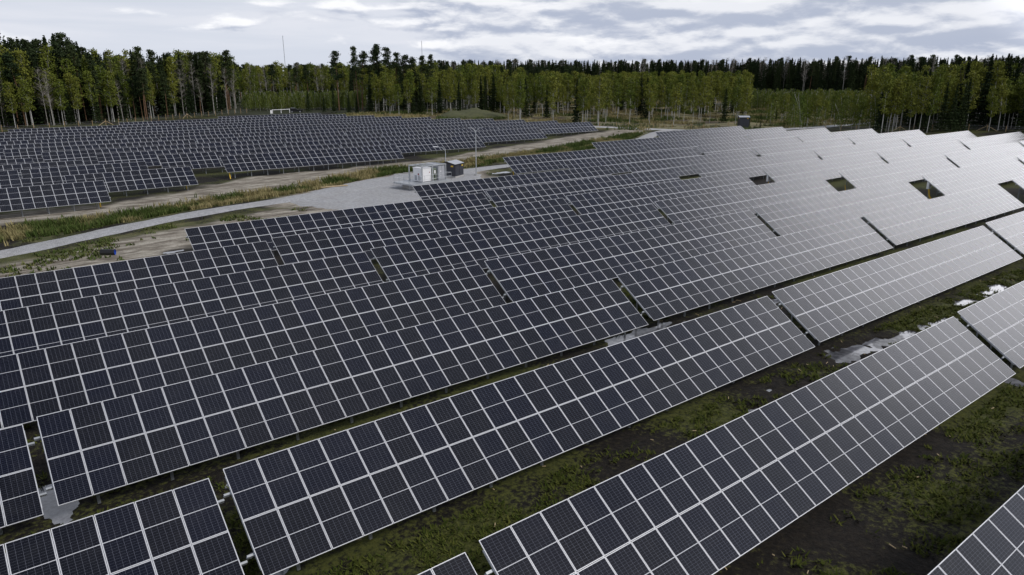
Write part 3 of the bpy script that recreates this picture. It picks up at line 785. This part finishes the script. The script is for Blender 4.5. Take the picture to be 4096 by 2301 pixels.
def tree_proto(kind, seed):
    g = np.random.default_rng(seed); H = {'spruce': 20, 'pine': 21, 'birch': 14, 'bare': 15, 'young': 5.5}[kind]
    tb = MB(); bend = g.normal(0, .35, 2)
    P_ = lambda f: Vector((bend[0] * f * f * 2, bend[1] * f * f * 2, f * H))
    r0 = {'spruce': .2, 'pine': .2, 'birch': .12, 'bare': .12, 'young': .04}[kind]
    tb.tube([P_(-.03), P_(.3), P_(.6), P_(.97)], [r0, r0 * .8, r0 * .55, .02], 6)
    n = {'spruce': 2000, 'pine': 1500, 'birch': 1500, 'bare': 420, 'young': 420}[kind]
    if kind == 'spruce':
        f = .06 + .93 * g.random(n) ** .85; lay = np.round(f * 34) / 34; f = lay + g.normal(0, .004, n)
        az = (np.round(g.random(n) * 8) + (lay * 34) % 5 * .37) * (2 * np.pi / 8) + g.normal(0, .16, n)
        rr = (1 - f) ** .85 * 3.0 * (.75 + .4 * np.sin(lay * 91 + seed)) * (g.random(n) ** .55)
        C_ = np.column_stack([np.cos(az) * rr, np.sin(az) * rr, f * H - rr * .32]); D = unit(np.column_stack([np.cos(az), np.sin(az), -.45 + 0 * az]) + g.normal(0, .25, (n, 3))); w, h = .17 + .10 * (1 - f), .30 + .22 * (1 - f)
    elif kind == 'young':
        C_ = np.column_stack([g.normal(0, .75, n), g.normal(0, .75, n), H * (.12 + .86 * g.random(n))]); C_[:, :2] *= (1.15 - C_[:, 2:] / H); D = unit(g.normal(0, 1, (n, 3)) + [0, 0, .8]); w, h = np.full(n, .08), np.full(n, .15)
    else:
        nb = {'pine': 26, 'birch': 46, 'bare': 40}[kind]; lo = {'pine': .52, 'birch': .34, 'bare': .35}[kind]
        fb = lo + (1 - lo) * g.random(nb); az = g.random(nb) * 6.283; q = (fb - lo) / (1 - lo)
        ln = {'pine': 2.4, 'birch': 1.9, 'bare': 2.1}[kind] * (np.clip(1.12 - q, .1, 1) ** .7) * np.clip(.45 + q * 2, 0, 1) * (.6 + .5 * g.random(nb)); ends = []
        for k in range(nb):
            p = P_(fb[k]); e = p + Vector((math.cos(az[k]) * ln[k], math.sin(az[k]) * ln[k], ln[k] * (.25 if kind == 'pine' else .75))); ends.append((p, e)); tb.tube([p, e], [.045, .012], 3, cap=False)
        which = g.integers(0, nb, n); tt = .35 + .75 * g.random(n)
        A_ = np.array([ends[k][0] for k in which]); E_ = np.array([ends[k][1] for k in which])
        sp = {'pine': .48, 'birch': .42, 'bare': .35}[kind]; C_ = A_ + (E_ - A_) * tt[:, None] + g.normal(0, sp, (n, 3)) * [1, 1, .6]
        if kind == 'bare': D = unit((E_ - A_) + g.normal(0, .9, (n, 3))); w, h = np.full(n, .018), .3 + .4 * g.random(n)
        else: D = unit(g.normal(0, 1, (n, 3)) - [0, 0, .4 if kind == 'birch' else 0]); w, h = np.full(n, .13 if kind == 'birch' else .17), np.full(n, .21 if kind == 'birch' else .27)
    U = unit(np.cross(D, g.normal(0, 1, (n, 3)))); V = quads(C_, D, U, np.reshape(w, (-1, 1)), np.reshape(h, (-1, 1)))
    return H, tb.data('trunk', [TM[kind]]), mesh_np('crown', V, np.arange(n * 4).reshape(-1, 4), [LM[kind]])
PROTO = {k: [tree_proto(k, 100 * i + s) for s in range(4 if k in ('spruce', 'birch') else 3)] for i, k in enumerate(('spruce', 'pine', 'birch', 'bare', 'young'))}
NM = {'spruce': 'spruce_tree', 'pine': 'pine_tree', 'birch': 'birch_tree', 'bare': 'bare_birch', 'young': 'young_birch'}
SRC = {}; STUFF = []
def place(kind, x, y, H, own=None):
    v = random.randrange(len(PROTO[kind])); h0, tm, cm = PROTO[kind][v]; s = H / h0; wd = s * random.uniform(.85, 1.2); rz = random.random() * 6.28
    if own is None: STUFF.append((kind, v, x, y, float(gz(x, y)), wd, s, rz)); return
    t = empty(NM[kind], (x, y, float(gz(x, y)) - .1), rz); t.scale = (wd, wd, s); tag(t, own[0], own[1], own[2])
    a = link('trunk', tm, t); c_ = link('crown', cm, t); SRC.setdefault((kind, v), (a, c_))
def zpt(px, Z_):  # bearing px, depth along the view
    u = (px - 2048) / 2846.6; f = np.array([math.sin(R(YAW)), math.cos(R(YAW))]); r = np.array([f[1], -f[0]]); return f * Z_ + r * u * Z_
def zone(n, kinds, px0, px1, Z0, Z1, h0, h1, where, own):
    P = sorted([random.uniform(px0, px1) for _ in range(n)]); cnt = {}
    for px in P:
        k = random.choice(kinds); d = random.uniform(Z0(px) if callable(Z0) else Z0, Z1(px) if callable(Z1) else Z1); x, y = zpt(px, d); H = random.uniform(h0, h1)
        if y < 135 and x < 172: continue
        cnt[k] = cnt.get(k, 0) + 1
        place(k, x, y, H, ((f'{ordw(min(59, cnt[k]))} {dict(spruce="dark spruce", pine="tall pine", birch="leafy birch", bare="bare grey birch", young="young birch")[k]} from the left {where}', {'spruce': 'spruce', 'pine': 'pine'}.get(k, 'birch'), 'trees ' + where) if own else None))
edge = lambda px: 232 + (px - 0) * .062
Zl = lambda px: np.interp(px, [-100, 0, 300, 600, 950, 1100], [186, 192, 205, 228, 266, 280])
zone(56, ['birch', 'birch', 'spruce', 'pine', 'birch', 'bare'], -40, 1000, lambda p: Zl(p), lambda p: Zl(p) + 9, 11, 16, 'at the front of the left forest', True)
zone(420, ['spruce', 'spruce', 'pine', 'birch'], -260, 980, lambda p: Zl(p) + 8, lambda p: Zl(p) + 70, 17, 22, '', False)
zone(90, ['spruce', 'pine'], -200, 420, lambda p: Zl(p) + 18, lambda p: Zl(p) + 60, 21, 26, '', False)
zone(9, ['bare'], 280, 960, lambda p: Zl(p) + 4, lambda p: Zl(p) + 14, 17, 19, 'in the upper left forest', True)
zone(420, ['young'], 1010, 1480, 285, 345, 4.5, 7, '', False)
zone(240, ['birch', 'pine', 'birch', 'spruce', 'bare'], 900, 1750, 350, 470, 14, 19, '', False)
for px, Z_, H in ((1258, 272, 8.5), (1318, 272, 7), (1356, 266, 9.8), (1415, 262, 7.2), (1446, 262, 7)):
    x, y = zpt(px, Z_); place('spruce', x, y, H, (f'small dark spruce {ordw([1258,1318,1356,1415,1446].index(px) + 1)} from left before the bright birch thicket', 'spruce', 'small spruces before the thicket'))
pins = [(1377, 233), (1452, 221), (1468, 233), (1515, 219), (1534, 211), (1571, 225), (1600, 242), (1629, 248), (1655, 254), (1695, 252), (1729, 248)]
for i, (px, py) in enumerate(pins):
    x, y = zpt(px, 285); place('pine', x, y, 14.7 + (291 - py) * 285 / 2720 + .8, (f'{ordw(i + 1)} tall pine from left rising above the skyline in the middle', 'pine', 'tall pines on the skyline'))
zone(48, ['birch', 'birch', 'birch', 'spruce'], 1480, 2080, 246, 275, 9, 14, 'in the middle wood behind the earth mound', True)
zone(150, ['birch', 'birch', 'spruce', 'birch'], 1480, 2100, 278, 350, 11, 17, '', False)
zone(60, ['birch'] * 6 + ['spruce'], 2020, 2960, 206, 250, 9.5, 13.5, 'behind the far road', True)
zone(230, ['birch'] * 7 + ['spruce'], 2000, 2960, 250, 330, 11, 14, '', False)
zone(360, ['young'], 2880, 3460, 285, 340, 5, 7, '', False)
zone(110, ['young', 'birch'], 3040, 3560, 205, 290, 5.5, 8, '', False)
zone(26, ['birch', 'young', 'birch'], 3050, 3500, 186, 205, 6, 9, 'on the right meadow', True)
zone(14, ['spruce'], 2860, 3080, 195, 230, 2, 4, 'among the meadow bushes', True)
zone(44, ['birch', 'birch', 'birch', 'spruce'], 3480, 4150, 178, 190, 10.5, 14, 'in front of the right forest', True)
zone(150, ['birch', 'spruce', 'birch'], 3440, 4400, 192, 240, 12, 16.5, '', False)
zone(9, ['spruce'], 3780, 4100, 192, 205, 16, 19, 'standing dark in the right forest', True)
zone(1500, ['spruce'] * 5 + ['pine', 'bare'], 1750, 4500, lambda p: 520 - max(0, p - 2900) * .11, lambda p: 590 - max(0, p - 2900) * .1, 18, 23, '', False)
zone(1800, ['spruce', 'spruce', 'pine'], -300, 4500, 590, 1150, 17, 22, '', False)
zone(500, ['spruce', 'pine'], 900, 2300, 470, 590, 15, 19, '', False)
for _ in range(240): place(random.choice(['spruce', 'spruce', 'birch']), random.uniform(222, 262), random.uniform(-60, 66), random.uniform(18, 22))

def forest():
    me = bpy.data.meshes.new('forest'); A = np.array([t[2:5] for t in STUFF], np.float32); me.vertices.add(len(A)); me.vertices.foreach_set('co', A.ravel())
    keys = sorted(SRC); kid = np.array([keys.index((t[0], t[1])) if (t[0], t[1]) in SRC else -1 for t in STUFF], np.int32)
    for nme, ty, arr in (('kid', 'INT', kid), ('rz', 'FLOAT', np.array([t[7] for t in STUFF], np.float32))): me.attributes.new(nme, ty, 'POINT').data.foreach_set('value', arr)
    me.attributes.new('scl', 'FLOAT_VECTOR', 'POINT').data.foreach_set('vector', np.array([(t[5], t[5], t[6]) for t in STUFF], np.float32).ravel())
    o = link('forest', me); tag(o, kind='stuff')
    nt = bpy.data.node_groups.new('forest', 'GeometryNodeTree'); nt.interface.new_socket('Geometry', in_out='INPUT', socket_type='NodeSocketGeometry'); nt.interface.new_socket('Geometry', in_out='OUTPUT', socket_type='NodeSocketGeometry')
    N, L = nt.nodes.new, nt.links.new; gi = N('NodeGroupInput'); go = N('NodeGroupOutput'); jn = N('GeometryNodeJoinGeometry'); L(jn.outputs[0], go.inputs[0])
    def at(nm, ty): n = N('GeometryNodeInputNamedAttribute'); n.data_type = ty; n.inputs['Name'].default_value = nm; return n.outputs['Attribute']
    kd, sc_, rz = at('kid', 'INT'), at('scl', 'FLOAT_VECTOR'), at('rz', 'FLOAT'); cx = N('ShaderNodeCombineXYZ'); L(rz, cx.inputs['Z'])
    for i, k in enumerate(keys):
        cmp_ = N('FunctionNodeCompare'); cmp_.data_type = 'INT'; cmp_.operation = 'EQUAL'; L(kd, cmp_.inputs[2]); cmp_.inputs[3].default_value = i
        for ob in SRC[k]:
            oi = N('GeometryNodeObjectInfo'); oi.transform_space = 'ORIGINAL'; oi.inputs['Object'].default_value = ob; oi.inputs['As Instance'].default_value = True
            ip = N('GeometryNodeInstanceOnPoints'); L(gi.outputs[0], ip.inputs['Points']); L(cmp_.outputs[0], ip.inputs['Selection']); L(oi.outputs['Geometry'], ip.inputs['Instance']); L(cx.outputs[0], ip.inputs['Rotation']); L(sc_, ip.inputs['Scale']); L(ip.outputs[0], jn.inputs[0])
    md = o.modifiers.new('forest', 'NODES'); md.node_group = nt
forest()

# ------------------------------------------------------------------ grasses and low plants
def plantmat(name, a, b2):
    m = Mat(name); m.set(col=m.mix(m.attr('tint'), a, b2), rough=.9, spec=.15); return m.m
PM = plantmat('verge_plants', (.055, .085, .018), (.30, .25, .12)); WM = plantmat('moss_weeds', (.035, .050, .006), (.10, .105, .022))
def tufts(name, x, y, h, w, m, mat, lean=.5, tint=None, spread=.15):
    n = len(x); z = gh(x, y); X_ = np.repeat(x, m) + rng.normal(0, spread, n * m); Y_ = np.repeat(y, m) + rng.normal(0, spread, n * m); Z_ = np.repeat(z, m)
    hh = np.repeat(h, m) * (.5 + .7 * rng.random(n * m)); a = rng.random(n * m) * 6.28; B_ = np.column_stack([X_, Y_, Z_ - .02]); D = np.column_stack([np.cos(a) * lean, np.sin(a) * lean, np.ones(n * m)]) * hh[:, None]; U = np.column_stack([-np.sin(a), np.cos(a), 0 * a]) * w
    V = np.concatenate([B_ - U, B_ + U, B_ + D * .6 + U * .8, B_ + D], 1).reshape(-1, 3)
    tag(link(name, mesh_np(name, V, np.arange(len(V)).reshape(-1, 4), [mat], tint=np.repeat(np.repeat(tint, m), 4))), kind='stuff')
def along(pts, n, sd):
    P = np.array(pts, float); L_ = np.r_[0, np.cumsum(np.hypot(*np.diff(P, axis=0).T))]; t = rng.random(n) * L_[-1]
    return np.interp(t, L_, P[:, 0]) + rng.normal(0, sd, n), np.interp(t, L_, P[:, 1]) + rng.normal(0, sd, n)
x1, y1 = along(DITCH, 6000, 1.6); x2, y2 = along(DITCH2, 9000, 1.7); x, y = np.r_[x1, x2], np.r_[y1, y2]
ok = (line_d(x, y, ROAD) > 2.6) & (poly_sd(x, y, PAD) < -.3); x, y = x[ok], y[ok]; dry = sstep(fbm(x, y, .25, 3, 41), .45, .62)
tufts('ditch_grass', x, y, .45 + .35 * fbm(x, y, .3, 2, 9), .06, 5, PM, .5, np.clip(dry * .9 + rng.normal(0, .12, len(x)), 0, 1))
x, y = along(ROAD, 9000, 3.2); x = np.r_[x, rng.uniform(-5, 40, 3000)]; y = np.r_[y, rng.uniform(62, 82, 3000)]
ok = (line_d(x, y, ROAD) > 2.7) & (poly_sd(x, y, PAD) < -.5) & (fbm(x, y, .3, 3, 14) > .54); x, y = x[ok], y[ok]
tufts('roadside_plants', x, y, np.full(len(x), .28), .07, 6, PM, .8, np.clip(rng.normal(.12, .1, len(x)), 0, 1))
x, y = rng.uniform(90, 330, 60000), rng.uniform(95, 290, 60000); ok = (poly_sd(x, y, MEADOW) > 0) & (fbm(x, y, .12, 3, 22) > .47) & (np.hypot(x - 150, y - 125) > 4); x, y = x[ok], y[ok]
tufts('meadow_grass', x, y, np.full(len(x), .8), .11, 4, PM, .5, np.clip(sstep(fbm(x, y, .1, 3, 33), .38, .6) + rng.normal(0, .15, len(x)), 0, 1), .3)
x, y = rng.uniform(-2, 75, 90000), rng.uniform(3, 36, 90000); ok = (fbm(x, y, .22, 4, 12) + (fbm(x, y, 1.3, 3, 5) - .5) * .9 > .47) & (relief(x, y)[1] < .1) & (((y - 13.29 + 3.2) % 7.94) > 1.2); x, y = x[ok], y[ok]
tufts('low_weeds', x, y, .07 + .10 * rng.random(len(x)), .035, 5, WM, 1.3, np.clip(rng.normal(.35, .3, len(x)), 0, 1), .09)
b = MB()
for _ in range(260):
    x_, y_ = random.uniform(8, 60), random.uniform(4, 30); a0 = random.random() * 3.14; l_ = random.uniform(.05, .3); z_ = G(x_, y_) + .04
    b.bar((x_, y_, z_), (x_ + math.cos(a0) * l_, y_ + math.sin(a0) * l_, z_ + .03), .025)
tag(b.build('wood_chips', M['rawwood']), kind='stuff')
